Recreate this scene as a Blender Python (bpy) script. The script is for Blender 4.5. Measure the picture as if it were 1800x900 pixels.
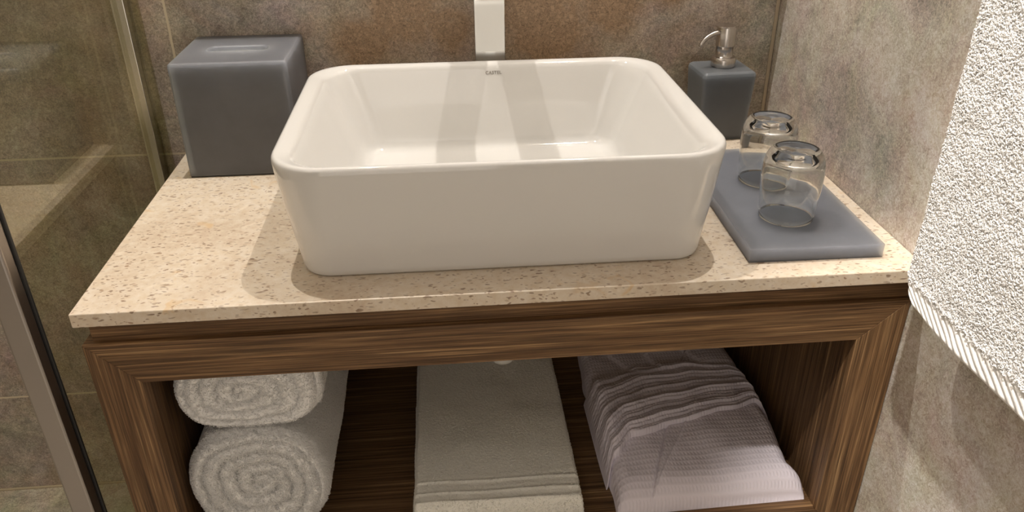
import bpy, bmesh, math, random
import numpy as np
from mathutils import Vector, Matrix, noise

for o in list(bpy.data.objects):
    bpy.data.objects.remove(o)
SC = bpy.context.scene
COL = SC.collection
PI = math.pi
random.seed(7)
RNG = np.random.default_rng(7)
ZC = 0.69            # height of the counter top above the floor
W = 0.904            # the right wall; x = 0 is the free left end of the counter

# ---------------------------------------------------------------- camera
cam_d = bpy.data.cameras.new('camera')
cam_d.sensor_width = 36.0
cam_d.lens = 1406.8 / 1800 * 36
cam_d.clip_start = 0.01
cam = bpy.data.objects.new('camera', cam_d)
COL.objects.link(cam)
cr = Vector((0.9960653, -0.08824467, -0.00817244))
cu = Vector((0.04965784, 0.47936821, 0.87620786))
cf = Vector((0.07340307, 0.87316608, -0.48186408))
cam.matrix_world = Matrix(((cr.x, cu.x, -cf.x, 0.3885), (cr.y, cu.y, -cf.y, -1.2128),
                           (cr.z, cu.z, -cf.z, 0.4358 + ZC), (0, 0, 0, 1)))
SC.camera = cam

# ---------------------------------------------------------------- light
world = bpy.data.worlds.new('world')
SC.world = world
world.use_nodes = True
world.node_tree.nodes['Background'].inputs[0].default_value = (1.0, 0.9, 0.8, 1)
world.node_tree.nodes['Background'].inputs[1].default_value = 0.02
WARM = (1.0, 0.935, 0.87)


def spot(name, loc, power, angle, radius, blend=0.6, color=WARM, tgt=None):
    d = bpy.data.lights.new(name, 'SPOT')
    d.energy = power
    d.color = color
    d.spot_size = math.radians(angle)
    d.spot_blend = blend
    d.shadow_soft_size = radius
    o = bpy.data.objects.new(name, d)
    o.location = loc
    if tgt:
        o.rotation_euler = (Vector(tgt) - Vector(loc)).to_track_quat('-Z', 'Y').to_euler()
    COL.objects.link(o)
    return o


spot('downlight_above_basin', (0.130, -0.137, ZC + 1.665), 34, 130, 0.010)
spot('downlight_above_basin', (0.760, -0.137, ZC + 1.665), 34, 130, 0.010)
la = bpy.data.lights.new('room_fill_light', 'AREA')  # added soft fill from the left, for the right wall and towel
la.shape = 'DISK'
la.size = 0.8
la.energy = 2.2
la.color = WARM
lo = bpy.data.objects.new('room_fill_light', la)
lo.location = (-0.60, -1.45, 2.30)
COL.objects.link(lo)
ld = bpy.data.lights.new('low_front_fill', 'AREA')      # added low fill from behind the camera, lifts the cabinet contents
ld.shape = 'RECTANGLE'
ld.size = 0.8
ld.size_y = 1.5
ld.energy = 4.1
ld.color = (1.0, 0.93, 0.86)
ldo = bpy.data.objects.new('low_front_fill', ld)
ldo.location = (0.15, -2.46, 0.95)
ldo.rotation_euler = (PI / 2, 0, 0)
COL.objects.link(ldo)
spot('floor_bounce_fill', (0.16, -1.40, 2.36), 32, 46, 0.03, 0.5)  # added fill spot; its bounce off the floor brightens the shelf
spot('towel_fill_spot', (0.34, -1.08, 2.34), 118, 27, 0.02, 0.6, tgt=(0.86, -0.84, 1.00))  # added narrow fill aimed to brighten the hanging towel
spot('downlight_in_shower', (-0.62, -0.45, 2.33), 3, 100, 0.03)

vs = SC.view_settings
vs.view_transform = 'Standard'
vs.look = 'None'
vs.gamma = 1.0
vs.use_curve_mapping = False
vs.exposure = 0.36


# ---------------------------------------------------------------- helpers
def origin_of(p):
    v = Vector((0, 0, 0))
    while p is not None:
        v += Vector(p.location)
        p = p.parent
    return v


def tag(o, label=None, cat=None, group=None, kind=None):
    if label: o['label'] = label
    if cat: o['category'] = cat
    if group: o['group'] = group
    if kind: o['kind'] = kind
    return o


def thing(name, loc, label, cat, group=None, rz=0.0):
    o = bpy.data.objects.new(name, None)
    o.location = (loc[0], loc[1], loc[2] + ZC)
    o.rotation_euler = (0, 0, rz)
    o.empty_display_size = 0.02
    COL.objects.link(o)
    return tag(o, label, cat, group)


def link(name, me, mat, parent=None, local=False, smooth=False):
    """verts are given with z = 0 at the counter top unless local"""
    if not local:
        off = -origin_of(parent) if parent else Vector((0, 0, 0))
        off.z += ZC
        me.transform(Matrix.Translation(off))
    if mat: me.materials.append(mat)
    if smooth:
        me.polygons.foreach_set('use_smooth', [True] * len(me.polygons))
    o = bpy.data.objects.new(name, me)
    COL.objects.link(o)
    if parent: o.parent = parent
    return o


def bm_box(bm, lo, hi, bev=0.0, seg=2):
    r = bmesh.ops.create_cube(bm, size=1.0)
    vsx = r['verts']
    for v in vsx:
        v.co = Vector([(lo[i] + hi[i]) / 2 + v.co[i] * (hi[i] - lo[i]) for i in range(3)])
    if bev > 0:
        es = list({e for v in vsx for e in v.link_edges})
        bmesh.ops.bevel(bm, geom=es, offset=bev, segments=seg, profile=0.5, affect='EDGES')


def bm_done(bm, name='m'):
    bmesh.ops.recalc_face_normals(bm, faces=bm.faces)
    me = bpy.data.meshes.new(name)
    bm.to_mesh(me)
    bm.free()
    return me


def box(name, lo, hi, mat, parent=None, bev=0.0, seg=2, local=False, smooth=False):
    bm = bmesh.new()
    bm_box(bm, lo, hi, bev, seg)
    return link(name, bm_done(bm), mat, parent, local, smooth)


def pymesh(verts, faces):
    me = bpy.data.meshes.new('m')
    me.from_pydata([tuple(v) for v in verts], [], [tuple(f) for f in faces])
    me.update()
    bm = bmesh.new()
    bm.from_mesh(me)
    bmesh.ops.recalc_face_normals(bm, faces=bm.faces)
    bm.to_mesh(me)
    bm.free()
    return me


def loft(rings, cap0=True, cap1=True):
    n = len(rings[0])
    V = [p for r in rings for p in r]
    F = []
    for k in range(len(rings) - 1):
        for i in range(n):
            j = (i + 1) % n
            F.append((k * n + i, k * n + j, (k + 1) * n + j, (k + 1) * n + i))
    if cap0: F.append(tuple(range(n))[::-1])
    if cap1: F.append(tuple((len(rings) - 1) * n + i for i in range(n)))
    return pymesh(V, F)


def rrect(cx, cy, w, d, r, z, n=10):
    pts = []
    for qx, qy, a0 in ((1, 1, 0), (-1, 1, 90), (-1, -1, 180), (1, -1, 270)):
        for k in range(n + 1):
            a = math.radians(a0 + 90 * k / n)
            pts.append((cx + qx * (w / 2 - r) + r * math.cos(a), cy + qy * (d / 2 - r) + r * math.sin(a), z))
    # straight sides get a few more points so that rings stay even
    out = []
    for i in range(len(pts)):
        out.append(pts[i])
        if (i + 1) % (n + 1) == 0:
            q = pts[(i + 1) % len(pts)]
            for t in (.2, .4, .6, .8):
                out.append(tuple(pts[i][c] + (q[c] - pts[i][c]) * t for c in range(3)))
    return out


def lathe(profile, n=48, cx=0, cy=0, z0=0, closed=False):
    rings = []
    for r, z in profile:
        rings.append([(cx + r * math.cos(2 * PI * k / n), cy + r * math.sin(2 * PI * k / n), z0 + z) for k in range(n)])
    if closed:
        rings.append(rings[0])
        V = [p for r in rings[:-1] for p in r]
        m = len(rings) - 1
        F = []
        for k in range(m):
            for i in range(n):
                j = (i + 1) % n
                F.append((k * n + i, k * n + j, ((k + 1) % m) * n + j, ((k + 1) % m) * n + i))
        return pymesh(V, F)
    return loft(rings)


def tube(path, rad, n=14, taper=None):
    rings = []
    P = [Vector(p) for p in path]
    for i, p in enumerate(P):
        t = (P[min(i + 1, len(P) - 1)] - P[max(i - 1, 0)]).normalized()
        a = t.cross(Vector((0.03, 1, 0.02))).normalized()
        b = t.cross(a)
        r = rad if taper is None else taper[i]
        rings.append([tuple(p + a * r * math.cos(2 * PI * k / n) + b * r * math.sin(2 * PI * k / n)) for k in range(n)])
    return loft(rings)


def fbm(x, y, z=0.0, o=3):
    return noise.fractal(Vector((x, y, z)), 0.9, 2.0, o)


# ---------------------------------------------------------------- materials
def new_mat(name):
    m = bpy.data.materials.new(name)
    m.use_nodes = True
    nt = m.node_tree
    b = nt.nodes['Principled BSDF']
    return m, nt, b


def plain(name, col, rough=0.5, metal=0.0, **kw):
    m, nt, b = new_mat(name)
    b.inputs['Base Color'].default_value = (*col, 1)
    b.inputs['Roughness'].default_value = rough
    b.inputs['Metallic'].default_value = metal
    for k, v in kw.items():
        b.inputs[k].default_value = v
    return m


class NT:
    def __init__(s, nt):
        s.nt = nt

    def n(s, t, **kw):
        nd = s.nt.nodes.new(t)
        for k, v in kw.items():
            if k.startswith('i_'):
                nd.inputs[int(k[2:])].default_value = v
            else:
                setattr(nd, k, v)
        return nd

    def l(s, a, b):
        s.nt.links.new(a, b)
        return b

    def coords(s, scale=(1, 1, 1), loc=(0, 0, 0), rot=(0, 0, 0)):
        # world position: every piece of one material shares one pattern
        g = s.n('ShaderNodeNewGeometry')
        m = s.n('ShaderNodeMapping')
        m.inputs['Scale'].default_value = scale
        m.inputs['Location'].default_value = loc
        m.inputs['Rotation'].default_value = rot
        s.l(g.outputs['Position'], m.inputs['Vector'])
        return m.outputs[0]

    def noise(s, vec, scale, detail=4, rough=0.55, dist=0.0):
        nd = s.n('ShaderNodeTexNoise')
        nd.inputs['Scale'].default_value = scale
        nd.inputs['Detail'].default_value = detail
        nd.inputs['Roughness'].default_value = rough
        nd.inputs['Distortion'].default_value = dist
        s.l(vec, nd.inputs['Vector'])
        return nd.outputs['Fac']

    def ramp(s, fac, stops, interp='LINEAR'):
        r = s.n('ShaderNodeValToRGB')
        r.color_ramp.interpolation = interp
        e = r.color_ramp.elements
        while len(e) < len(stops): e.new(0.5)
        for k, (p, c) in enumerate(stops):
            e[k].position = p
            e[k].color = (*c, 1) if len(c) == 3 else c
        s.l(fac, r.inputs[0])
        return r.outputs[0]

    def mix(s, fac, a, b, mode='MIX'):
        m = s.n('ShaderNodeMix', data_type='RGBA', blend_type=mode)
        for inp, v in ((m.inputs[0], fac), (m.inputs[6], a), (m.inputs[7], b)):
            if hasattr(v, 'links'):
                s.l(v, inp)
            elif isinstance(v, (int, float)):
                inp.default_value = v
            else:
                inp.default_value = (*v, 1)
        return m.outputs[2]

    def math(s, op, a, b=None, clamp=False):
        m = s.n('ShaderNodeMath', operation=op, use_clamp=clamp)
        for k, v in enumerate((a, b)):
            if v is None: continue
            if hasattr(v, 'links'):
                s.l(v, m.inputs[k])
            else:
                m.inputs[k].default_value = v
        return m.outputs[0]

    def bump(s, h, strength, dist, bsdf):
        b = s.n('ShaderNodeBump')
        b.inputs['Strength'].default_value = strength
        b.inputs['Distance'].default_value = dist
        s.l(h, b.inputs['Height'])
        s.l(b.outputs[0], bsdf.inputs['Normal'])


def g3(v): return (v, v, v)


def stone_tile(name, tones, rust, grout_axis, vjoints, hjoints, rough=0.5, patches=(), gcol=(0.70, 0.62, 0.47)):
    """stone look tile; joints are lines at world positions (vertical: axis 'x' or 'y', horizontal: z)"""
    m, nt, b = new_mat(name)
    s = NT(nt)
    v = s.coords()
    big = s.noise(v, 3.2, 5, 0.6, 0.6)
    base = s.ramp(big, [(0.30, tones[0]), (0.50, tones[1]), (0.70, tones[2])])
    med = s.noise(v, 17, 8, 0.72, 0.5)
    base = s.mix(0.75, base, s.ramp(med, [(0.34, g3(0.38)), (0.66, g3(0.64))]), 'OVERLAY')
    fine = s.noise(v, 210, 4, 0.8, 1.6)
    base = s.mix(0.75, base, s.ramp(fine, [(0.38, g3(0.28)), (0.5, g3(0.5)), (0.62, g3(0.76))]), 'OVERLAY')
    # pinkish, bluish and ochre clouds of the printed stone
    tn = s.n('ShaderNodeTexNoise')
    tn.inputs['Scale'].default_value = 11
    tn.inputs['Detail'].default_value = 6
    tn.inputs['Roughness'].default_value = 0.7
    tn.inputs['Distortion'].default_value = 0.6
    s.l(s.coords(loc=(9.3, 4.4, 2.1)), tn.inputs['Vector'])
    hs = s.mix(0.5, (0.5, 0.5, 0.5), tn.outputs['Color'])
    base = s.mix(0.40, base, hs, 'OVERLAY')
    crack = s.n('ShaderNodeTexNoise')
    crack.inputs['Scale'].default_value = 75
    crack.inputs['Detail'].default_value = 3
    crack.inputs['Distortion'].default_value = 2.2
    s.l(v, crack.inputs['Vector'])
    cl_ = s.math('ABSOLUTE', s.math('SUBTRACT', crack.outputs['Fac'], 0.5))
    base = s.mix(0.5, base, s.ramp(cl_, [(0.0, g3(0.30)), (0.035, g3(0.52)), (0.12, g3(0.55))]), 'OVERLAY')
    cloud = s.noise(s.coords(loc=(2.2, 5.1, 1.0)), 42, 6, 0.75, 0.8)
    base = s.mix(0.8, base, s.ramp(cloud, [(0.38, g3(0.40)), (0.62, g3(0.60))]), 'OVERLAY')
    # rust coloured clouds
    if rust:
        rn = s.noise(s.coords(loc=(3.1, 1.7, 0.4)), 5.5, 7, 0.68, 0.8)
        fac = s.ramp(rn, [(0.46, g3(0)), (0.58, g3(1))])
        acc = None
        for (px, py, pz, pr) in patches:
            d = s.n('ShaderNodeVectorMath', operation='DISTANCE')
            s.l(v, d.inputs[0])
            d.inputs[1].default_value = (px, py, pz + ZC)
            q = s.math('SUBTRACT', 1.0, s.math('DIVIDE', d.outputs['Value'], pr), True)
            acc = q if acc is None else s.math('MAXIMUM', acc, q)
        if acc is not None:
            nn = s.math('MULTIPLY', s.noise(v, 13, 6, 0.7, 0.5), 3.4)
            acc = s.math('MULTIPLY', acc, nn, True)
            fac = s.math('MAXIMUM', s.math('MULTIPLY', fac, 0.35), acc, True)
        rc = s.mix(s.noise(v, 60, 4, 0.7), rust[0], rust[1])
        rc = s.mix(0.8, rc, s.ramp(fine, [(0.36, g3(0.22)), (0.5, g3(0.5)), (0.64, g3(0.78))]), 'OVERLAY')
        base = s.mix(fac, base, rc)
    # thin pale veins
    vn = s.n('ShaderNodeTexNoise')
    vn.inputs['Scale'].default_value = 9
    vn.inputs['Detail'].default_value = 3
    vn.inputs['Distortion'].default_value = 1.5
    s.l(v, vn.inputs['Vector'])
    ab = s.math('ABSOLUTE', s.math('SUBTRACT', vn.outputs['Fac'], 0.5))
    ve = s.ramp(ab, [(0.0, g3(1)), (0.006, g3(0))])
    br = s.ramp(s.noise(s.coords(loc=(7, 2, 5)), 7, 2), [(0.56, g3(0)), (0.66, g3(0.5))])
    base = s.mix(s.math('MULTIPLY', ve, br), base, (0.45, 0.39, 0.31))
    # grout
    sp = s.n('ShaderNodeSeparateXYZ')
    s.l(v, sp.inputs[0])
    line = None
    for ax, pos, wd in [(grout_axis, p, w) for p, w in vjoints] + [('z', p + ZC, w) for p, w in hjoints]:
        c = sp.outputs['XYZ'.index(ax.upper())]
        wob = s.math('MULTIPLY', s.math('SUBTRACT', s.noise(v, 60, 2), 0.5), 0.0012)
        q = s.math('COMPARE', s.math('ADD', c, wob), pos)
        q.node.inputs[2].default_value = wd / 2
        line = q if line is None else s.math('MAXIMUM', line, q)
    if line is not None:
        base = s.mix(line, base, gcol)
    s.l(base, b.inputs['Base Color'])
    b.inputs['Roughness'].default_value = rough
    b.inputs['Specular IOR Level'].default_value = 0.35
    h = s.math('ADD', s.math('MULTIPLY', med, 0.5), s.math('MULTIPLY', fine, 0.25))
    if line is not None:
        h = s.math('SUBTRACT', h, s.math('MULTIPLY', line, 0.6))
    s.bump(h, 0.35, 0.003, b)
    return m


M = {}
JH = [(-0.0215, 0.0032), (0.43, 0.003), (0.88, 0.003), (1.33, 0.003), (-0.472, 0.0035)]
M['tile_back'] = stone_tile('back_wall_stone_tile', [(0.27, 0.232, 0.195), (0.41, 0.36, 0.305), (0.54, 0.485, 0.42)],
                            [(0.34, 0.225, 0.14), (0.47, 0.34, 0.225)], 'x',
                            [(-0.0048, 0.0036), (-0.91, 0.003)], JH, 0.45,
                            [(0.34, 0, 0.19, 0.10), (0.40, 0, 0.16, 0.06), (0.55, 0, 0.17, 0.13), (0.27, 0, 0.14, 0.07),
                             (0.64, 0, 0.20, 0.09), (0.73, 0, 0.21, 0.05)])
M['tile_side'] = stone_tile('side_wall_stone_tile', [(0.43, 0.38, 0.325), (0.60, 0.54, 0.465), (0.71, 0.645, 0.56)],
                            None, 'y', [(-0.92, 0.003)], JH, 0.5)
M['tile_floor'] = stone_tile('floor_stone_tile', [(0.42, 0.38, 0.31), (0.52, 0.47, 0.39), (0.60, 0.55, 0.46)],
                             None, 'y', [(-0.6, 0.004), (-1.05, 0.004)], [], 0.45)
M['ceiling'] = plain('ceiling_paint', (0.78, 0.75, 0.70), 0.9)
M['plaster'] = plain('pale_wall_paint', (0.60, 0.55, 0.48), 0.9)


def limestone():
    m, nt, b = new_mat('shell_limestone')
    s = NT(nt)
    v = s.coords()
    base = s.ramp(s.noise(v, 7, 5, 0.6, 0.4), [(0.32, (0.65, 0.53, 0.40)), (0.5, (0.735, 0.625, 0.49)), (0.68, (0.81, 0.715, 0.585))])
    base = s.mix(0.45, base, s.ramp(s.noise(v, 90, 4, 0.7), [(0.35, g3(0.35)), (0.65, g3(0.65))]), 'OVERLAY')
    # brown shell fragments: short flat dashes
    for sc, th, col, st in ((80, 0.25, (0.26, 0.165, 0.10), (1.0, 2.3, 2.3)), (45, 0.17, (0.40, 0.27, 0.17), (1.0, 2.2, 2.2)),
                            (150, 0.27, (0.34, 0.22, 0.14), (1.0, 1.9, 1.9))):
        vv = s.coords(scale=st, rot=(0.0, 0.0, 0.30), loc=(sc * 0.01, 0.3, 0.1))
        wv = s.n('ShaderNodeVectorMath', operation='ADD')
        ns = s.n('ShaderNodeTexNoise')
        ns.inputs['Scale'].default_value = 60
        s.l(vv, ns.inputs['Vector'])
        sc2 = s.n('ShaderNodeVectorMath', operation='SCALE')
        s.l(ns.outputs['Color'], sc2.inputs[0])
        sc2.inputs['Scale'].default_value = 0.020
        s.l(vv, wv.inputs[0])
        s.l(sc2.outputs[0], wv.inputs[1])
        vo = s.n('ShaderNodeTexVoronoi')
        vo.inputs['Scale'].default_value = sc
        s.l(wv.outputs[0], vo.inputs['Vector'])
        blob = s.ramp(vo.outputs['Distance'], [(th * 0.7, g3(1)), (th * 1.15, g3(0))])
        sep = s.n('ShaderNodeSeparateColor')
        s.l(vo.outputs['Color'], sep.inputs[0])
        keep = s.ramp(sep.outputs[0], [(0.34, g3(0)), (0.46, g3(0.92))])
        base = s.mix(s.math('MULTIPLY', s.math('MULTIPLY', blob, keep), s.ramp(s.noise(v, 24, 3), [(0.36, g3(0.35)), (0.55, g3(1))])), base, col)
    # ochre stains and pale fossils
    oc = s.ramp(s.noise(s.coords(loc=(1.3, 0.2, 0)), 26, 3, 0.5, 1.0), [(0.66, g3(0)), (0.74, g3(0.55))])
    base = s.mix(oc, base, (0.70, 0.47, 0.22))
    pn = s.ramp(s.noise(s.coords(loc=(5.3, 2.2, 0)), 30, 3, 0.5, 1.0), [(0.64, g3(0)), (0.72, g3(0.6))])
    base = s.mix(pn, base, (0.86, 0.76, 0.62))
    s.l(base, b.inputs['Base Color'])
    b.inputs['Roughness'].default_value = 0.38
    s.bump(s.noise(v, 120, 4, 0.7), 0.15, 0.001, b)
    return m


M['stone'] = limestone()


def wood(name, axis, dark=1.0):
    m, nt, b = new_mat(name)
    s = NT(nt)
    sc = {'x': (2.6, 150, 150), 'y': (150, 2.6, 150), 'z': (150, 150, 2.6)}[axis]
    v = s.coords(scale=sc)
    n1 = s.noise(v, 1.6, 5, 0.65, 0.25)
    c = s.ramp(n1, [(0.30, (0.062, 0.031, 0.013)), (0.42, (0.125, 0.066, 0.029)), (0.54, (0.185, 0.103, 0.047)), (0.62, (0.255, 0.150, 0.070)), (0.70, (0.40, 0.255, 0.125)), (0.78, (0.20, 0.115, 0.054))])
    sc2 = tuple(q * 2.6 if q > 10 else q * 2 for q in sc)
    n2 = s.noise(s.coords(scale=sc2), 2.0, 3, 0.6, 0.1)
    c = s.mix(0.75, c, s.ramp(n2, [(0.36, g3(0.22)), (0.62, g3(0.72))]), 'OVERLAY')
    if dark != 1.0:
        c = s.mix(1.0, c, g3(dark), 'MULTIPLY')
    s.l(c, b.inputs['Base Color'])
    b.inputs['Roughness'].default_value = 0.5
    b.inputs['Specular IOR Level'].default_value = 0.3
    s.bump(s.math('ADD', n1, s.math('MULTIPLY', n2, 0.6)), 0.35, 0.0012, b)
    return m


M['wood_h'] = wood('dark_zebra_wood_along', 'x')
M['wood_v'] = wood('dark_zebra_wood_upright', 'z')
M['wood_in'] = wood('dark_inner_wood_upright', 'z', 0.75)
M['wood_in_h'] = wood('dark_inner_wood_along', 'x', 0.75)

M['porcelain'] = plain('white_porcelain', (0.735, 0.72, 0.69), 0.07)
M['porcelain'].node_tree.nodes['Principled BSDF'].inputs['Coat Weight'].default_value = 0.3
M['chrome'] = plain('polished_chrome', (0.82, 0.82, 0.80), 0.05, 1.0)
M['aluminium'] = plain('bright_aluminium', (0.66, 0.64, 0.58), 0.24, 1.0)
M['satin'] = plain('satin_grey_aluminium', (0.42, 0.39, 0.37), 0.38, 1.0)
M['steel'] = plain('brushed_steel', (0.62, 0.58, 0.54), 0.26, 1.0)
M['rubber'] = plain('dark_seal', (0.03, 0.03, 0.03), 0.5)
M['dark'] = plain('nozzle_hole_black', (0.01, 0.01, 0.01), 0.6)
M['ink'] = plain('grey_print', (0.30, 0.27, 0.24), 0.5)
M['plastic'] = plain('white_plastic', (0.75, 0.73, 0.68), 0.35)
M['caulk'] = plain('cream_joint_sealant', (0.50, 0.42, 0.30), 0.6)
M['mirror'] = plain('mirror_silver', (0.9, 0.9, 0.9), 0.02, 1.0)


def resin(name, col, scale=0.20):
    m, nt, b = new_mat(name)
    s = NT(nt)
    v = s.coords()
    n = s.noise(v, 14, 5, 0.6)
    c = s.mix(0.35, col, s.ramp(n, [(0.3, g3(0.36)), (0.7, g3(0.64))]), 'OVERLAY')
    s.l(c, b.inputs['Base Color'])
    b.inputs['Roughness'].default_value = 0.42
    b.inputs['Subsurface Weight'].default_value = 1.0
    b.inputs['Subsurface Radius'].default_value = (0.55, 0.6, 0.65)
    b.inputs['Subsurface Scale'].default_value = scale
    s.bump(s.noise(v, 500, 2), 0.08, 0.0005, b)
    return m


M['resin'] = resin('frosted_grey_resin', (0.170, 0.182, 0.212))
M['resin_dark'] = resin('dark_grey_resin', (0.120, 0.130, 0.140), 0.10)


def cloth(name, col, bump=0.0, bscale=400):
    m, nt, b = new_mat(name)
    s = NT(nt)
    v = s.coords()
    n = s.noise(v, bscale, 3, 0.6)
    c = s.mix(0.35, col, s.ramp(n, [(0.3, g3(0.35)), (0.7, g3(0.65))]), 'OVERLAY')
    s.l(c, b.inputs['Base Color'])
    b.inputs['Roughness'].default_value = 0.95
    b.inputs['Specular IOR Level'].default_value = 0.1
    b.inputs['Sheen Weight'].default_value = 0.15
    if bump: s.bump(n, bump, 0.002, b)
    return m


M['terry'] = cloth('white_terry', (0.95, 0.935, 0.91))
M['terry_low'] = cloth('white_short_terry', (0.92, 0.90, 0.82), 0.9, 260)


def waffle():
    m, nt, b = new_mat('lilac_white_waffle')
    s = NT(nt)
    g = s.n('ShaderNodeNewGeometry')
    sp = s.n('ShaderNodeSeparateXYZ')
    s.l(g.outputs['Position'], sp.inputs[0])
    sx = s.math('SINE', s.math('MULTIPLY', sp.outputs[0], 2 * PI / 0.0048))
    sy = s.math('SINE', s.math('MULTIPLY', sp.outputs[1], 2 * PI / 0.0085))
    h = s.math('MAXIMUM', sx, sy)
    b.inputs['Base Color'].default_value = (0.79, 0.735, 0.80, 1)
    b.inputs['Roughness'].default_value = 0.9
    b.inputs['Specular IOR Level'].default_value = 0.15
    s.bump(h, 0.38, 0.0010, b)
    return m


M['waffle'] = waffle()


def tumbler_glass():
    m, nt, b = new_mat('clear_glass')
    b.inputs['Base Color'].default_value = (0.97, 0.98, 0.97, 1)
    b.inputs['Roughness'].default_value = 0.0
    b.inputs['IOR'].default_value = 1.48
    b.inputs['Transmission Weight'].default_value = 1.0
    return m


M['glass'] = tumbler_glass()


def pane_glass():
    m, nt, b = new_mat('shower_pane_glass')
    s = NT(nt)
    nt.nodes.remove(b)
    out = nt.nodes['Material Output']
    fr = s.n('ShaderNodeFresnel')
    gm = s.n('ShaderNodeNewGeometry')
    ior = s.n('ShaderNodeMapRange')
    ior.inputs['To Min'].default_value = 1.8
    ior.inputs['To Max'].default_value = 1 / 1.8
    s.l(gm.outputs['Backfacing'], ior.inputs['Value'])
    s.l(ior.outputs[0], fr.inputs['IOR'])
    tr = s.n('ShaderNodeBsdfTransparent')
    tr.inputs[0].default_value = (0.90, 0.90, 0.80, 1)
    gl = s.n('ShaderNodeBsdfGlossy')
    gl.inputs['Roughness'].default_value = 0.0
    gl.inputs['Color'].default_value = (1, 0.98, 0.93, 1)
    mx = s.n('ShaderNodeMixShader')
    s.l(fr.outputs[0], mx.inputs[0])
    s.l(tr.outputs[0], mx.inputs[1])
    s.l(gl.outputs[0], mx.inputs[2])
    s.l(mx.outputs[0], out.inputs['Surface'])
    return m


M['pane'] = pane_glass()

# ---------------------------------------------------------------- room
XL, YF, ZT = -1.15, -2.5, 2.40 - ZC


def struct(o):
    o['kind'] = 'structure'
    return o


struct(box('floor', (XL - .1, YF - .1, -ZC - 0.1), (W + .1, 0.1, -ZC), M['tile_floor']))
struct(box('ceiling', (XL - .1, YF - .1, ZT), (W + .1, 0.1, ZT + 0.1), M['ceiling']))
struct(box('wall_back', (XL - .1, 0, -ZC), (W + .1, 0.1, ZT), M['tile_back']))
struct(box('wall_right', (W, YF - .1, -ZC), (W + 0.1, 0, ZT), M['tile_side']))
struct(box('wall_left', (XL - .1, YF - .1, -ZC), (XL, 0, ZT), M['tile_side']))
struct(box('wall_front', (XL, YF - .1, -ZC), (W, YF, ZT), M['plaster']))
# sealant bead standing in the corner between back and right wall
bm = bmesh.new()
bm_box(bm, (W - 0.0065, -0.0025, 0.0), (W - 0.001, 0.0, ZT), 0.0008)
struct(link('trim_1', bm_done(bm), M['caulk']))
# sealant line where the shower wall meets its floor
struct(box('trim_2', (XL, -0.004, -ZC), (-0.01, 0.0, -ZC + 0.004), M['caulk'], bev=0.001))

# ---------------------------------------------------------------- shower screen
t = thing('shower_screen', (-0.0625, -0.23, -ZC + 0.0), 'clear glass shower screen with aluminium edge posts left of the counter', 'shower screen')
box('glass_pane', (-0.0655, -0.4471, -ZC + 0.012), (-0.0595, -0.0261, 1.35), M['pane'], t)
bm = bmesh.new()   # wall channel: U profile
bm_box(bm, (-0.0680, -0.0260, -ZC), (-0.0505, -0.0005, 1.35), 0.0010, 3)
link('wall_channel', bm_done(bm), M['aluminium'], t)['label'] = 'aluminium wall channel of the screen'
box('seal_strip', (-0.0500, -0.010, -ZC), (-0.0390, -0.0005, 1.35), M['pane'], t)['label'] = 'clear plastic seal strip'
bm = bmesh.new()
bm_box(bm, (-0.0865, -0.4700, -ZC), (-0.0600, -0.4510, 1.35), 0.003, 3)
o = link('edge_post', bm_done(bm), M['satin'], t)
o['label'] = 'brushed aluminium edge post of the screen'
box('seal', (-0.0622, -0.4508, -ZC), (-0.0575, -0.4472, 1.35), M['rubber'], t, bev=0.0008)
box('bottom_rail', (-0.0720, -0.4440, -ZC), (-0.0530, -0.0265, -ZC + 0.012), M['aluminium'], t, bev=0.001)

# ---------------------------------------------------------------- vanity cabinet
YFR = -0.4865
XR = W - 0.0015
cab = thing('vanity_cabinet', (0.45, -0.24, -0.42), 'dark brown striped wood open vanity cabinet under the stone counter', 'cabinet')
zt, zi, zs, zb = -0.0471, -0.0985, -0.370, -0.420
x0, x1, wl, wr = -0.0040, XR, 0.0505, 0.0545


def prism_xz(poly, y0, y1, bev=0.0008):
    bm = bmesh.new()
    a = [bm.verts.new((x, y0, z)) for x, z in poly]
    b = [bm.verts.new((x, y1, z)) for x, z in poly]
    bm.faces.new(a)
    bm.faces.new(b[::-1])
    n = len(poly)
    for i in range(n):
        bm.faces.new((a[i], a[(i + 1) % n], b[(i + 1) % n], b[i]))
    if bev:
        bmesh.ops.bevel(bm, geom=list(bm.edges), offset=bev, segments=2, profile=0.5, affect='EDGES')
    return bm_done(bm)


link('top_rail', prism_xz([(x0, zt), (x1, zt), (x1 - wr, zi), (x0 + wl, zi)], YFR, YFR + 0.02), M['wood_h'], cab)
link('bottom_rail', prism_xz([(x0, zb), (x0 + wl, zs), (x1 - wr, zs), (x1, zb)], YFR, YFR + 0.02), M['wood_h'], cab)
link('stile', prism_xz([(x0, zt), (x0 + wl, zi), (x0 + wl, zs), (x0, zb)], YFR, YFR + 0.02), M['wood_v'], cab)
link('stile', prism_xz([(x1, zt), (x1, zb), (x1 - wr, zs), (x1 - wr, zi)], YFR, YFR + 0.02), M['wood_v'], cab)
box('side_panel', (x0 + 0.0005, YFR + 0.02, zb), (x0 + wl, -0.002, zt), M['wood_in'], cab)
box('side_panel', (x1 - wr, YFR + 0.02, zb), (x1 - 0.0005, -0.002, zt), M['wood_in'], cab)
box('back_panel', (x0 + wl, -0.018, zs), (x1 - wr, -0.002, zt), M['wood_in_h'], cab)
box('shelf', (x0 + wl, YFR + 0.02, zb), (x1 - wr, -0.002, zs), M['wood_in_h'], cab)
bm = bmesh.new()
bm_box(bm, (x0 + 0.009, YFR + 0.0085, zt), (x1, YFR + 0.026, -0.0162), 0)
bm_box(bm, (x0 + 0.009, YFR + 0.026, zt), (x0 + 0.027, -0.002, -0.0162), 0)
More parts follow.
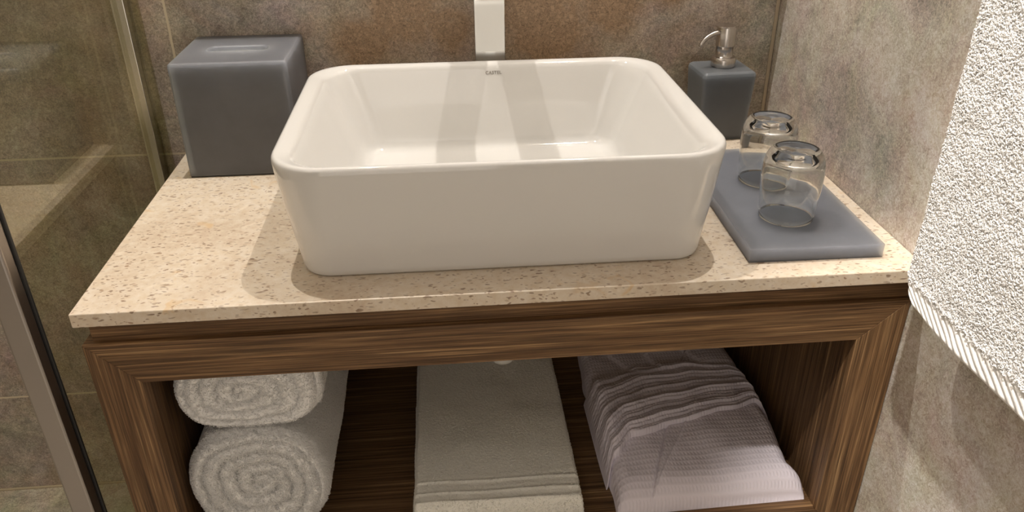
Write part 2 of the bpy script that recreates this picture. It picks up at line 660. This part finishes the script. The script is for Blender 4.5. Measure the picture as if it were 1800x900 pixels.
bm_box(bm, (x1 - 0.018, YFR + 0.026, zt), (x1, -0.002, -0.0162), 0)
link('recess_band', bm_done(bm), M['wood_h'], cab)

# ---------------------------------------------------------------- counter
ct = box('stone_countertop', (0, -0.5, -0.0161), (W - 0.0005, -0.0005, 0), M['stone'], None, bev=0.0012, seg=2)
tag(ct, 'cream speckled limestone countertop on the dark wood cabinet', 'countertop')

# ---------------------------------------------------------------- basin
BX, BY, BW, BD, BH = 0.4467, -0.2793, 0.4818, 0.3837, 0.1332
bas = thing('vessel_basin', (BX, BY, 0.0), 'white rectangular porcelain vessel basin standing on the countertop', 'basin', rz=-0.004)
R0 = 0.057
rings = []


def ro(inset, z, rad, dy=0.0, cy=0.0, ix=None):
    ix = inset if ix is None else ix
    rings.append(rrect(0, cy, BW - 2 * ix, BD - 2 * inset, max(rad - 0.020 * max(0.0, 1 - z / (BH * 0.8)) * (ix < 0.022), 0.004), z))


ro(0.0235, 0.0010, R0 - 0.008)
ro(0.0205, 0.0012, R0 - 0.005)
ro(0.0190, 0.0035, R0 - 0.004)
ro(0.0175, 0.0090, R0 - 0.003)
for k in range(1, 8):
    f = k / 8
    ro(0.0175 * (1 - f) ** 1.15, 0.009 + f * (BH - 0.018), R0)
ro(0.0, BH - 0.008, R0)
ro(0.0003, BH - 0.0035, R0)
ro(0.0016, BH - 0.0010, R0 - 0.001)
ro(0.0040, BH, R0 - 0.003)
ro(0.0075, BH - 0.0008, R0 - 0.006)
ro(0.0110, BH - 0.0022, R0 - 0.008, ix=0.0150)
ro(0.0135, BH - 0.0045, R0 - 0.010, ix=0.0195)
ro(0.0150, BH - 0.0090, R0 - 0.011, ix=0.0230)
for k in range(1, 9):
    f = k / 8
    ro(0.015 + 0.022 * f, BH - 0.009 - f * 0.094, R0 - 0.011 - 0.012 * f, ix=0.023 + 0.040 * f)
ro(0.0400, 0.0240, 0.030, ix=0.0680)
ro(0.0450, 0.0195, 0.028, ix=0.0740)
ro(0.0530, 0.0175, 0.026, ix=0.0820)
ro(0.0900, 0.0165, 0.024, ix=0.1200)
ro(0.1400, 0.0158, 0.020, ix=0.1800)
bm_me = loft(rings)
o = link('bowl', bm_me, M['porcelain'], bas, local=True, smooth=True)
lathe_me = lathe([(0.0001, 0.0012), (0.026, 0.0012), (0.030, 0.0030), (0.0315, 0.0010), (0.0315, -0.0002)], 40, 0, 0.0, 0.0162)
link('drain', lathe_me, M['chrome'], bas, local=True, smooth=True)['label'] = 'chrome drain cover'
# printed word on the inner back wall
cu_ = bpy.data.curves.new('print', 'FONT')
cu_.body = 'CASTEL'
cu_.size = 0.0062
cu_.align_x = 'CENTER'
cu_.align_y = 'CENTER'
cu_.extrude = 0.00015
cu_.space_character = 1.08
cu_.offset = 0.00010
to = bpy.data.objects.new('tmp_text', cu_)
COL.objects.link(to)
bpy.context.view_layer.update()
dg = bpy.context.evaluated_depsgraph_get()
tme = bpy.data.meshes.new_from_object(to.evaluated_get(dg))
bpy.data.objects.remove(to)
# slope of the inner back wall: from inset .015 at BH-.009 to inset .037 at BH-.103
sl = math.atan2(0.022, 0.094)
zt_ = 0.1195
ins = 0.015 + 0.022 * ((BH - 0.009 - zt_) / 0.094)
yb = BD / 2 - ins
tme.transform(Matrix.Translation((0.0105, yb - 0.0003, zt_)) @ Matrix.Rotation(PI / 2 + -sl, 4, 'X'))
link('printed_word', tme, M['ink'], bas, local=True)['label'] = 'small grey printed word inside the back wall'

# ---------------------------------------------------------------- tap
FX, FW_ = 0.4563, 0.0432
tap = thing('basin_tap', (FX, -0.044, 0.0), 'tall square chrome tap standing behind the white basin', 'tap')
box('body', (FX - FW_ / 2, -0.066, 0.004), (FX + FW_ / 2, -0.0325, 0.288), M['chrome'], tap, bev=0.0012, seg=3)
box('base_plate', (FX - 0.0245, -0.069, 0.0), (FX + 0.0245, -0.0198, 0.004), M['chrome'], tap, bev=0.001)
bm = bmesh.new()
bm_box(bm, (FX - FW_ / 2, -0.205, 0.266), (FX + FW_ / 2, -0.0662, 0.288), 0.0015, 3)
link('spout', bm_done(bm), M['chrome'], tap)
bm = bmesh.new()
bm_box(bm, (FX - 0.006, -0.048, 0.288), (FX + 0.006, -0.036, 0.297), 0.001)
bm_box(bm, (FX - FW_ / 2, -0.100, 0.297), (FX + FW_ / 2, -0.0325, 0.304), 0.0015, 3)
link('lever', bm_done(bm), M['chrome'], tap)

# ---------------------------------------------------------------- tissue box
TX, TY, TW, TD, TH = 0.1079, -0.0778, 0.153, 0.1527, 0.1591
tb = thing('tissue_box', (TX, TY, 0.0), 'large frosted grey resin tissue box cover left of the basin', 'tissue box')


def tissue_shell():
    n = 8
    z0 = 0.0025
    R = []
    th = 0.007
    zt2 = TH
    # inner cavity first, then outer walls, top, and down into the slot
    R.append(rrect(0, 0, TW - 2 * th, TD - 2 * th, 0.003, z0, n))
    R.append(rrect(0, 0, TW, TD, 0.0045, z0, n))
    for k in range(1, 6):
        R.append(rrect(0, 0, TW, TD, 0.0045, z0 + (zt2 - 0.005 - z0) * k / 5, n))
    for a in (22, 45, 68, 90):
        q = math.radians(a)
        i = 0.0045 * (1 - math.cos(q))
        R.append(rrect(0, 0, TW - 2 * i, TD - 2 * i, max(0.0045 - i, 0.0006), zt2 - 0.005 + 0.0045 * math.sin(q), n))
    ztop = R[-1][0][2]
    R.append(rrect(0, -0.002, 0.084, 0.030, 0.012, ztop, n))
    R.append(rrect(0, -0.002, 0.080, 0.026, 0.0115, ztop - 0.0016, n))
    R.append(rrect(0, -0.002, 0.078, 0.024, 0.011, ztop - th, n))
    R.append(rrect(0, 0, TW - 2 * th, TD - 2 * th, 0.003, ztop - th, n))
    R.append(R[0])
    V = [p for r in R[:-1] for p in r]
    m = len(R) - 1
    c = len(R[0])
    F = []
    for k in range(m):
        for i in range(c):
            j = (i + 1) % c
            F.append((k * c + i, k * c + j, ((k + 1) % m) * c + j, ((k + 1) % m) * c + i))
    return pymesh(V, F)


link('cover', tissue_shell(), M['resin'], tb, local=True, smooth=False)
box('base', (-TW / 2 + 0.0015, -TD / 2 + 0.0015, 0.0), (TW / 2 - 0.0015, TD / 2 - 0.0015, 0.0025), M['rubber'], tb, local=True)
# the stack of tissues that just shows in the slot
bm = bmesh.new()
bm_box(bm, (TX - 0.058, TY - 0.05, 0.0027), (TX + 0.058, TY + 0.05, 0.138), 0.004)
tag(link('tissue_stack', bm_done(bm), M['terry']), 'pale tissues just showing in the slot of the grey box', 'tissues')

# ---------------------------------------------------------------- tray
tr = thing('vanity_tray', (0.7927, -0.3187, 0.0), 'flat frosted grey resin tray right of the basin', 'tray', rz=-0.0162)
bm = bmesh.new()
bm_box(bm, (-0.0763, -0.1491, 0.0), (0.0763, 0.1491, 0.0169), 0.0012, 3)
link('slab', bm_done(bm), M['resin'], tr, local=True)

# ---------------------------------------------------------------- tumblers, upside down


def tumbler(name, x, y, label, rz=0.0):
    g = thing(name, (x, y, 0.0169), label, 'glass', 'upturned tumblers on the grey tray', rz)
    out = [(0.0300, 0.0008), (0.0306, 0.0), (0.0314, 0.0006), (0.0320, 0.008), (0.0334, 0.024), (0.0345, 0.042), (0.0349, 0.056), (0.0344, 0.066),
           (0.0330, 0.0735), (0.0305, 0.0795), (0.0272, 0.0838), (0.0245, 0.0855), (0.0225, 0.0855), (0.0205, 0.0843), (0.0165, 0.0832), (0.0001, 0.0828)]
    inn = [(0.0001, 0.0735), (0.012, 0.0733), (0.021, 0.0722), (0.0265, 0.0695), (0.0300, 0.0645), (0.0318, 0.0575), (0.0324, 0.046), (0.0322, 0.036), (0.0313, 0.022), (0.0303, 0.008)]
    link('glass_body', lathe(out + inn, 72, closed=True), M['glass'], g, local=True, smooth=True)
    return g


tumbler('drinking_glass', 0.7840, -0.3885, 'upturned clear drinking glass nearer the front of the grey tray')
tumbler('drinking_glass', 0.7960, -0.2815, 'upturned clear drinking glass nearer the soap dispenser', 0.7)

# ---------------------------------------------------------------- soap dispenser
sd = thing('soap_dispenser', (0.8035, -0.0590, 0.0), 'small grey resin soap dispenser with steel pump in the corner', 'soap dispenser', rz=0.05)
rings = []
for z, i, r in ((0.0, 0.0065, 0.003), (0.001, 0.0055, 0.004), (0.05, 0.0025, 0.005), (0.098, 0.0, 0.005), (0.1025, 0.0012, 0.0045), (0.105, 0.0045, 0.003)):
    rings.append(rrect(0, 0, 0.081 - 2 * i, 0.074 - 2 * i, r, z, 6))
link('bottle', loft(rings), M['resin_dark'], sd, local=True)
px_, py_ = 0.0020, 0.0030
pump = link('pump', lathe([(0.0001, 0.105), (0.0178, 0.105), (0.0182, 0.1065), (0.0182, 0.1150), (0.0172, 0.1190), (0.0162, 0.1195), (0.0130, 0.1200),
                           (0.0126, 0.1230), (0.0126, 0.1350), (0.0140, 0.1352), (0.0142, 0.1365), (0.0142, 0.1625), (0.0138, 0.1635), (0.0001, 0.1637)], 40, px_, py_),
            M['steel'], sd, local=True, smooth=False)
pump['label'] = 'brushed steel pump'
for p in pump.data.polygons:
    p.use_smooth = abs(p.normal.z) < 0.5
pts, rad = [], []
for k in range(13):
    f = k / 12
    a = f * 1.05
    pts.append((px_ - 0.012 - 0.030 * math.sin(a) / math.sin(1.05), py_ - 0.005 - 0.004 * f, 0.1560 - 0.018 * (1 - math.cos(a)) / (1 - math.cos(1.05))))
    rad.append(0.0037 - 0.0009 * f)
link('nozzle', tube(pts, 0.003, 14, rad), M['steel'], pump, local=True, smooth=True)
d = (Vector(pts[-1]) - Vector(pts[-2])).normalized()
link('nozzle_opening', tube([Vector(pts[-1]) - d * 0.001, Vector(pts[-1]) + d * 0.0004], 0.0019), M['dark'], pump, local=True)
bm = bmesh.new()
me = lathe([(0.0001, 0.1630), (0.0148, 0.1630), (0.0150, 0.1640), (0.0146, 0.1650), (0.0001, 0.1652)], 32, px_ - 0.0022, py_)
bm.free()
link('thumb_cap', me, M['steel'], pump, local=True)


# ---------------------------------------------------------------- terry cloth
def mesh_arrays(me):
    v = np.empty(len(me.vertices) * 3)
    me.vertices.foreach_get('co', v)
    v = v.reshape(-1, 3)
    me.calc_loop_triangles()
    t_ = np.empty(len(me.loop_triangles) * 3, dtype=np.int64)
    me.loop_triangles.foreach_get('vertices', t_)
    return v, t_.reshape(-1, 3)


def add_pile(me, per_m2, h, w, r, keep=None, lean=0.6, droop=0.35):
    """returns a mesh = me + thousands of little yarn loops standing on it"""
    v, tri = mesh_arrays(me)
    a, b, c = v[tri[:, 0]], v[tri[:, 1]], v[tri[:, 2]]
    nrm = np.cross(b - a, c - a)
    area = np.linalg.norm(nrm, axis=1) / 2
    cen = (a + b + c) / 3
    nn = nrm / np.maximum(2 * area[:, None], 1e-12)
    wgt = area.copy()
    if keep is not None: wgt = wgt * keep(cen, nn)
    N = int(wgt.sum() * per_m2)
    idx = RNG.choice(len(tri), N, p=wgt / wgt.sum())
    u1, u2 = RNG.random(N), RNG.random(N)
    s_ = np.sqrt(u1)
    P = a[idx] * (1 - s_)[:, None] + b[idx] * (s_ * (1 - u2))[:, None] + c[idx] * (s_ * u2)[:, None]
    Nn = nn[idx]
    rnd = RNG.normal(size=(N, 3))
    T = np.cross(Nn, rnd)
    T /= np.linalg.norm(T, axis=1)[:, None]
    B = np.cross(Nn, T)
    hh = h * (0.6 + 0.8 * RNG.random(N))[:, None]
    ww = w * (0.6 + 0.8 * RNG.random(N))[:, None]
    ln = (RNG.normal(size=(N, 1)) * lean) * hh
    G = np.array([0, 0, -1.0]) * droop * hh
    path = [P - T * ww / 2 - Nn * r, P - T * ww * .42 + Nn * hh * .75 + B * ln * .5 + G * .5, P + T * ww * .1 + Nn * hh + B * ln + G, P + T * ww * .5 + Nn * hh * .35 + B * ln * .8 + G]
    rr = [r * .9, r * 1.1, r * 1.1, r * .8]
    ang = [0, 2 * PI / 3, 4 * PI / 3]
    V = []
    for k, p in enumerate(path):
        tg = path[min(k + 1, 3)] - path[max(k - 1, 0)]
        tg /= np.maximum(np.linalg.norm(tg, axis=1), 1e-9)[:, None]
        s1 = B - (B * tg).sum(1)[:, None] * tg
        s1 /= np.maximum(np.linalg.norm(s1, axis=1), 1e-9)[:, None]
        s2 = np.cross(tg, s1)
        for q in ang:
            V.append(p + rr[k] * (s1 * math.cos(q) + s2 * math.sin(q)))
    V = np.stack(V, 1).reshape(-1, 3)           # N*12
    F = []
    for k in range(3):
        for i in range(3):
            j = (i + 1) % 3
            F.append((k * 3 + i, k * 3 + j, k * 3 + 3 + j, k * 3 + 3 + i))
    F.append((9, 10, 11, 11))
    Fq = np.array(F[:-1])
    base = (np.arange(N) * 12)[:, None, None]
    FQ = (Fq[None] + base).reshape(-1, 4) + len(v)
    # combine with base mesh polygons
    nl = len(me.loops)
    lv = np.empty(nl, dtype=np.int64)
    me.loops.foreach_get('vertex_index', lv)
    ls = np.empty(len(me.polygons), dtype=np.int64)
    me.polygons.foreach_get('loop_start', ls)
    out = bpy.data.meshes.new('m')
    allv = np.concatenate([v, V])
    out.vertices.add(len(allv))
    out.vertices.foreach_set('co', allv.ravel())
    loops = np.concatenate([lv, FQ.ravel()])
    out.loops.add(len(loops))
    out.loops.foreach_set('vertex_index', loops)
    starts = np.concatenate([ls, nl + np.arange(len(FQ)) * 4])
    out.polygons.add(len(starts))
    out.polygons.foreach_set('loop_start', starts)
    out.update(calc_edges=True)
    out.validate()
    out.polygons.foreach_set('use_smooth', [True] * len(out.polygons))
    return out


# hanging towel on its rail -------------------------------------------------
TXF = 0.8470      # centre plane of the front layer
RX, RZ = 0.8690, 0.560
hr = thing('towel_rail', (RX, -0.80, RZ), 'chrome towel rail on the right wall carrying the white towel', 'towel rail')
link('bar', tube([(RX, -1.20, RZ), (RX, -0.45, RZ)], 0.009, 20), M['chrome'], hr, smooth=True)
for yy in (-1.17, -0.48):
    link('bracket', tube([(RX + 0.004, yy, RZ), (W, yy + 0.0001, RZ)], 0.008, 16), M['chrome'], hr, smooth=True)


def hanging_towel():
    th = 0.0065
    cl = []
    for z in list(np.linspace(0.004, 0.040, 40)) + list(np.linspace(0.0425, RZ - 0.005, 150)):
        cl.append((TXF, z))
    cx, r = (TXF + 0.891) / 2, (0.891 - TXF) / 2
    for a in np.linspace(180, 0, 9):
        cl.append((cx + r * math.cos(math.radians(a)), RZ + 0.003 + 0.6 * r * math.sin(math.radians(a))))
    for z in np.linspace(RZ - 0.005, 0.06, 30):
        cl.append((0.891, z))
    cl = np.array(cl)
    tg = np.gradient(cl, axis=0)
    tg /= np.linalg.norm(tg, axis=1)[:, None]
    nr = np.stack([-tg[:, 1], tg[:, 0]], 1)
    outer = cl + nr * th
    inner = cl - nr * th
    # rounded bottom hem
    def cap(p, n_, t_):
        return [p + n_ * th * math.cos(a) + t_ * th * math.sin(a) for a in np.radians([60, 20, -20, -60])]
    c0 = [cl[0] + nr[0] * th * math.sin(math.radians(a)) - tg[0] * th * math.cos(math.radians(a)) for a in (-60, -30, 0, 30, 60)]
    c1 = [cl[-1] + nr[-1] * th * math.sin(math.radians(a)) + tg[-1] * th * math.cos(math.radians(a)) for a in (60, 30, 0, -30, -60)]
    loop = list(outer) + c1 + list(inner[::-1]) + c0
    ys = np.concatenate([[-0.5560, -0.5566, -0.5580, -0.5600], np.linspace(-0.5625, -1.10, 420)])
    ins = [0.75, 0.45, 0.2, 0.05]
    rings = []
    ctr = np.array(list(cl) + [cl[-1]] * 5 + list(cl[::-1]) + [cl[0]] * 5)
    loop = np.array(loop)
    nfr = 190
    for k, y in enumerate(ys):
        f = ins[k] if k < 4 else 0.0
        ring = []
        edge = math.exp(-(y + 0.556) ** 2 / (2 * 0.012 ** 2))
        for i, (p, c) in enumerate(zip(loop, ctr)):
            q = p * (1 - f) + c * f
            x, z = q
            # soft waves of the hanging cloth
            if x < 0.87:
                wv = 0.0035 * fbm(y * 5, z * 2.0, 1.0, 2) + 0.0012 * fbm(y * 22, z * 22, 3.0, 2)
            else:
                wv = 0.001 * fbm(y * 5, z * 3, 4.0, 2)
            low = max(0, 1 - abs(z) / 0.1)
            zz = z + 0.004 * fbm(y * 6, 0.3, 2.0, 1) * low - 0.006 * low * max(0.0, min(1, (y + 0.62) / 0.06)) * -1
            # rounded corner at the bottom
            ycorner = max(0.0, (0.03 - z)) / 0.03
            yy = y - (0.018 * ycorner ** 2) * math.exp((y + 0.556) * 18)
            hem = 0.0
            if i < nfr and z < 0.034:
                ph = (y * 0.62 - z * 0.80) / 0.0078
                hem = 0.0024 * (abs(math.sin(PI * ph)) ** 0.7 - 0.5) * min(1, max(0, (0.034 - z) / 0.004))
            ring.append((x + wv - hem, yy, zz))
        rings.append(ring)
    return loft(rings)


ht_me = hanging_towel()


def keep_ht(c, n):
    k = ((c[:, 0] < 0.862) & (n[:, 0] < -0.2)) | ((c[:, 1] > -0.562) & (c[:, 0] < 0.866))
    return (k & (c[:, 2] > 0.030 - 0.004 * RNG.random(len(c))) & (c[:, 2] < 0.40)).astype(float)


ht_me = add_pile(ht_me, 460000, 0.0013, 0.0028, 0.00060, keep_ht)
ht = link('bath_towel', ht_me, M['terry'])
# object origin at the towel itself
off = Vector((TXF, -0.80, ZC))
ht.data.transform(Matrix.Translation(-off))
ht.location = off
tag(ht, 'white terry towel hanging over the rail on the right wall', 'towel')


# rolled towels ---------------------------------------------------------------
def rolled(cx, cz, a, b, yf, yb, pitch, ctr, seed, sq=2.4, amp=0.006):
    """rolled towel lying along y; front face shows the spiral"""
    nth, nr_ = 144, 46
    def outline(th):
        c_, s_ = math.cos(th), math.sin(th)
        rr = (abs(c_ / a) ** sq + abs(s_ / b) ** sq) ** (-1 / sq)
        return rr * (1 + 0.018 * fbm(c_ * 2, s_ * 2, seed, 2))
    V, F = [], []
    rows = []
    # face, from centre outward
    for k in range(1, nr_ + 1):
        f = k / nr_
        ring = []
        for i in range(nth):
            th = 2 * PI * i / nth
            R = outline(th)
            ox, oz = ctr[0] * (1 - f), ctr[1] * (1 - f)
            x = cx + ox + R * f * math.cos(th)
            z = cz + oz + R * f * math.sin(th)
            wob = 0.10 * fbm(math.cos(th) * 1.5 + f, math.sin(th) * 1.5, seed + 2, 2)
            ph = f / pitch + th / (2 * PI) + wob * 2
            fr = ph - math.floor(ph)
            # ridge of cloth with a narrow crease at every turn
            ridge = abs(math.sin(PI * fr)) ** 0.45
            round_ = 0.016 * max(0, (f - 0.86) / 0.14) ** 2
            dip = 0.006 * (1 - f)
            y = yf - amp * ridge + amp + round_ + dip + 0.003 * fbm(x * 30, z * 30, seed, 2)
            ring.append((x, y, z))
        rows.append(ring)
    n_len = 40
    for k in range(1, n_len + 1):
        y = yf + 0.016 + amp + (yb - yf - 0.02) * k / n_len
        ring = []
        for i in range(nth):
            th = 2 * PI * i / nth
            R = outline(th) * (1 + 0.02 * fbm(y * 7, math.cos(th) * 1.3 + 3, math.sin(th) * 1.3 + seed, 3))
            ring.append((cx + R * math.cos(th), y, cz + R * math.sin(th)))
        rows.append(ring)
    V = [(cx + ctr[0], yf + 0.006, cz + ctr[1])]
    for r_ in rows: V += r_
    for i in range(nth):
        F.append((0, 1 + (i + 1) % nth, 1 + i))
    for k in range(len(rows) - 1):
        for i in range(nth):
            j = (i + 1) % nth
            F.append((1 + k * nth + i, 1 + k * nth + j, 1 + (k + 1) * nth + j, 1 + (k + 1) * nth + i))
    F.append(tuple(1 + (len(rows) - 1) * nth + i for i in range(nth)))
    return pymesh(V, F)


def keep_roll(c, n):
    return ((n[:, 1] < -0.15) | (n[:, 0] > -0.6)).astype(float) * (c[:, 1] < -0.12)


zr2, b2 = -0.2865, 0.0825
me = rolled(0.1355, zr2, 0.0835, b2, -0.462, -0.10, 0.22, (0.004, 0.004), 1.0, 2.3, 0.010)
me = add_pile(me, 420000, 0.0021, 0.0018, 0.00030, keep_roll, 0.9)
o = link('rolled_towel', me, M['terry'])
o.data.transform(Matrix.Translation(-Vector((0.1355, -0.28, zs + ZC))))
o.location = (0.1355, -0.28, zs + ZC)
tag(o, 'thick rolled white terry towel lying on the shelf, lower of two', 'towel', 'rolled towels in the cabinet')
b1 = 0.052
zr1 = zr2 + b2 + b1 + 0.0015
me = rolled(0.1420, zr1, 0.0840, b1, -0.452, -0.11, 0.24, (-0.010, 0.000), 5.0, 2.9, 0.009)
me = add_pile(me, 300000, 0.0012, 0.0016, 0.00028, keep_roll, 0.9)
o = link('rolled_towel', me, M['terry'])
o.data.transform(Matrix.Translation(-Vector((0.1420, -0.28, zr1 - b1 + ZC))))
o.location = (0.1420, -0.28, zr1 - b1 + ZC)
tag(o, 'flattened rolled white towel resting on top of the other roll', 'towel', 'rolled towels in the cabinet')


# heightfield cloths on the shelf ----------------------------------------------
def slab(foot, height, nx, ny, zbase, under=0.0):
    """foot(u, v) -> x, y ; height(u, v, x, y) -> z above base; closed cushion shape"""
    top = []
    for j in range(ny + 1):
        for i in range(nx + 1):
            u, v = i / nx, j / ny
            x, y = foot(u, v)
            top.append((x, y, zbase + height(u, v, x, y)))
    V = list(top)
    F = []
    w_ = nx + 1
    for j in range(ny):
        for i in range(nx):
            F.append((j * w_ + i, j * w_ + i + 1, (j + 1) * w_ + i + 1, (j + 1) * w_ + i))
    rim = [i for i in range(nx + 1)] + [j * w_ + nx for j in range(1, ny + 1)] + [ny * w_ + i for i in range(nx - 1, -1, -1)] + [j * w_ for j in range(ny - 1, 0, -1)]
    b0 = len(V)
    for k in rim:
        V.append((V[k][0], V[k][1], zbase + under))
    n = len(rim)
    for k in range(n):
        F.append((rim[k], b0 + k, b0 + (k + 1) % n, rim[(k + 1) % n]))
    F.append(tuple(b0 + k for k in range(n)))
    return pymesh(V, F)


def edge_round(u, v, du, dv, p=2.2):
    """1 inside, falling to 0 like a rounded edge"""
    a = min(1, min(u, 1 - u) / du)
    b = min(1, min(v, 1 - v) / dv)
    ea = (1 - (1 - a) ** p) ** (1 / p)
    eb = (1 - (1 - b) ** p) ** (1 / p)
    return ea * eb


def even(nx, edge, n_edge):
    """parameter list crowded near both ends"""
    return None


# folded bath mat / towel in the middle
FT0, FT1, FY0, FY1 = 0.3210, 0.5430, -0.4675, -0.060


def ft_foot(u, v):
    uu = 0.5 - 0.5 * math.cos(PI * u) if (u < 0.08 or u > 0.92) else u
    x = FT0 + (FT1 - FT0) * u + 0.0012 * fbm(v * 9, u * 2, 9, 2)
    y = FY0 + (FY1 - FY0) * v + 0.0015 * fbm(u * 5, v, 4, 2)
    # rolls outward a little: front shows fold layers
    return x, y


def ft_h(u, v, x, y):
    h = 0.0335 * edge_round(u, v, 0.035, 0.022)
    h += 0.0022 * fbm(x * 9, y * 9, 2, 3) * edge_round(u, v, 0.05, 0.05)
    for yc in (-0.4255, -0.4455, -0.4610):
        d = (y - yc + 0.004 * (u - 0.5)) / 0.0018
        h += 0.0030 * math.exp(-d * d)
        d2 = (y - yc - 0.006) / 0.003
        h -= 0.0014 * math.exp(-d2 * d2)
    return max(h, 0.0)


me = slab(ft_foot, ft_h, 150, 330, 0.0)
me.transform(Matrix.Translation((0, 0, zs)))
me = add_pile(me, 120000, 0.0007, 0.0016, 0.00028, lambda c, n: (c[:, 2] > zs + 0.002).astype(float), 0.9)
o = link('folded_towel', me, M['terry_low'])
o.data.transform(Matrix.Translation(-Vector((0.432, -0.26, zs + ZC))))
o.location = (0.432, -0.26, zs + ZC)
tag(o, 'flat folded white towel with ribbed border in the middle of the shelf', 'towel')


# bathrobe
def seg(pts, x):
    if x <= pts[0][0]: return pts[0][1]
    for (a, b), (c, d) in zip(pts, pts[1:]):
        if x <= c:
            t_ = (x - a) / (c - a)
            t_ = t_ * t_ * (3 - 2 * t_)
            return b + (d - b) * t_
    return pts[-1][1]


robe = thing('folded_bathrobe', (0.712, -0.28, zs), 'folded lilac white waffle bathrobe with wrapped belt on the right of the shelf', 'bathrobe')
RYF = -0.4700


def robe_edges(y):
    xl = seg([(-0.475, 0.5870), (-0.43, 0.5860), (-0.36, 0.5850), (-0.25, 0.5850), (-0.10, 0.5900)], y)
    xr = seg([(-0.475, 0.8420), (-0.455, 0.8420), (-0.43, 0.8330), (-0.34, 0.8380), (-0.25, 0.8370), (-0.10, 0.8300)], y)
    return xl, xr


def rb_foot(u, v):
    y = RYF + (-0.085 - RYF) * v
    y += 0.010 * math.exp(-((v) / 0.05) ** 2) * (u - 0.5) * 0.6
    xl, xr = robe_edges(y)
    xl += 0.003 * fbm(y * 22, 0, 8, 2)
    xr += 0.003 * fbm(y * 22, 5, 8, 2)
    return xl + (xr - xl) * u, y


def rb_h(u, v, x, y, seams=True):
    e = edge_round(u, v, 0.09, 0.09)
    h = (0.034 + 0.010 * math.sin(PI * min(1, v * 1.6)) ) * e
    h += 0.004 * fbm(x * 12, y * 9, 12, 3) * e
    # seam of the overlapping front: runs from mid band to the front edge
    sx_ = 0.6740 - (y + 0.37) * -0.42
    d = x - sx_
    if seams:
        h += 0.0034 / (1 + math.exp(-max(-40, min(40, d / 0.0007)))) * e - 0.0022 * math.exp(-((d + 0.0018) / 0.0012) ** 2) * e
    sx2 = 0.6950 + (y + 0.37) * 0.62
    if seams and y < -0.35:
        h += 0.0018 * math.exp(-((x - sx2) / 0.0014) ** 2) * e
    # collar folds at the back
    if y > -0.24:
        for (xa, sl_, am) in ((0.655, 0.5, 0.004), (0.70, 0.25, 0.005), (0.765, 0.35, 0.005)):
            h += am / (1 + math.exp(-(x - xa + (y + 0.2) * sl_) / 0.0015)) * e * min(1, (y + 0.24) / 0.03) * (1 if am else 0)
        h -= 0.006 * min(1, (y + 0.24) / 0.03) * e
    return max(h, 0.0)


link('folded_body', slab(rb_foot, rb_h, 280, 240, zs), M['waffle'], robe, smooth=True)


# belt / sleeve wrapped around, drawn as a thick band with gathered folds
def up_edge(u): return seg([(0.0, -0.245), (0.12, -0.232), (0.35, -0.207), (0.6, -0.206), (0.85, -0.222), (1.0, -0.240)], u)


def lo_edge(u): return seg([(0.0, -0.425), (0.06, -0.402), (0.18, -0.374), (0.45, -0.352), (0.75, -0.332), (0.92, -0.318), (1.0, -0.340)], u)


def bd_foot(u, v):
    ya, yb_ = lo_edge(u), up_edge(u)
    y = ya + (yb_ - ya) * v
    xl, xr = robe_edges(y)
    return xl - 0.0055 + (xr - xl + 0.0105) * u, y


def bd_h(u, v, x, y):
    eu = (1 - (1 - min(1, min(u, 1 - u) / 0.10)) ** 2.4) ** (1 / 2.4)
    base = rb_h(max(0.001, min(0.999, u)), (y - RYF) / (-0.085 - RYF), x, y, False) + 0.002
    core = max(base + 0.003, 0.0) if 0.05 < u < 0.95 else base
    # gathers run with the band, fanning out to the left
    fan = v + 0.10 * (1 - u) * math.sin(3 * v) + 0.03 * fbm(x * 14, v * 3, 3, 2)
    g = 0
    for vc, wd, am in ((0.16, 0.05, 0.0055), (0.42, 0.06, 0.0075), (0.60, 0.035, 0.0045), (0.80, 0.06, 0.0060), (0.93, 0.03, 0.004), (0.30, 0.03, 0.0022)):
        vc2 = vc + 0.10 * (u - 0.4) * (0.5 - vc)
        g += am * math.exp(-((fan - vc2) / wd) ** 2)
    fine = 0.0008 * math.sin(2 * PI * fan * 22)
    ev = (1 - (1 - min(1, min(v, 1 - v) / 0.035)) ** 2.4) ** (1 / 2.4)
    hem = 0.0022 * math.exp(-((v - 0.02) / 0.016) ** 2)
    h = (core + (0.0035 + g + fine + hem) * ev)
    side = eu if (u < 0.10 or u > 0.90) else 1.0
    return max(h * side if side < 1 else h, 0.0)


link('wrapped_belt', slab(bd_foot, bd_h, 170, 170, zs), M['waffle'], robe, smooth=True)['label'] = 'gathered belt wrapped across the robe'

# ---------------------------------------------------------------- drain trap under the basin
dt = thing('drain_trap', (0.4520, -0.28, -0.2480), 'white plastic drain trap just showing below the cabinet rail', 'drain trap')
link('trap_cup', lathe([(0.0001, 0.0), (0.010, 0.0), (0.016, 0.003), (0.0205, 0.010), (0.0215, 0.020), (0.0215, 0.085), (0.018, 0.09), (0.0001, 0.09)], 32, 0.452, -0.28, -0.2480), M['plastic'], dt, smooth=True)
link('drain_pipe', tube([(0.452, -0.28, -0.17), (0.452, -0.2801, -0.0162)], 0.016, 24), M['plastic'], dt, smooth=True)

# ---------------------------------------------------------------- mirror above
mr = thing('wall_mirror', (0.45, -0.012, 0.262), 'wide mirror on the back wall above the tap', 'mirror')
box('mirror_glass', (0.02, -0.030, 0.262), (0.895, -0.026, 1.15), M['mirror'], mr, bev=0.0008)
box('backing', (0.03, -0.026, 0.267), (0.885, -0.0002, 1.14), M['aluminium'], mr)
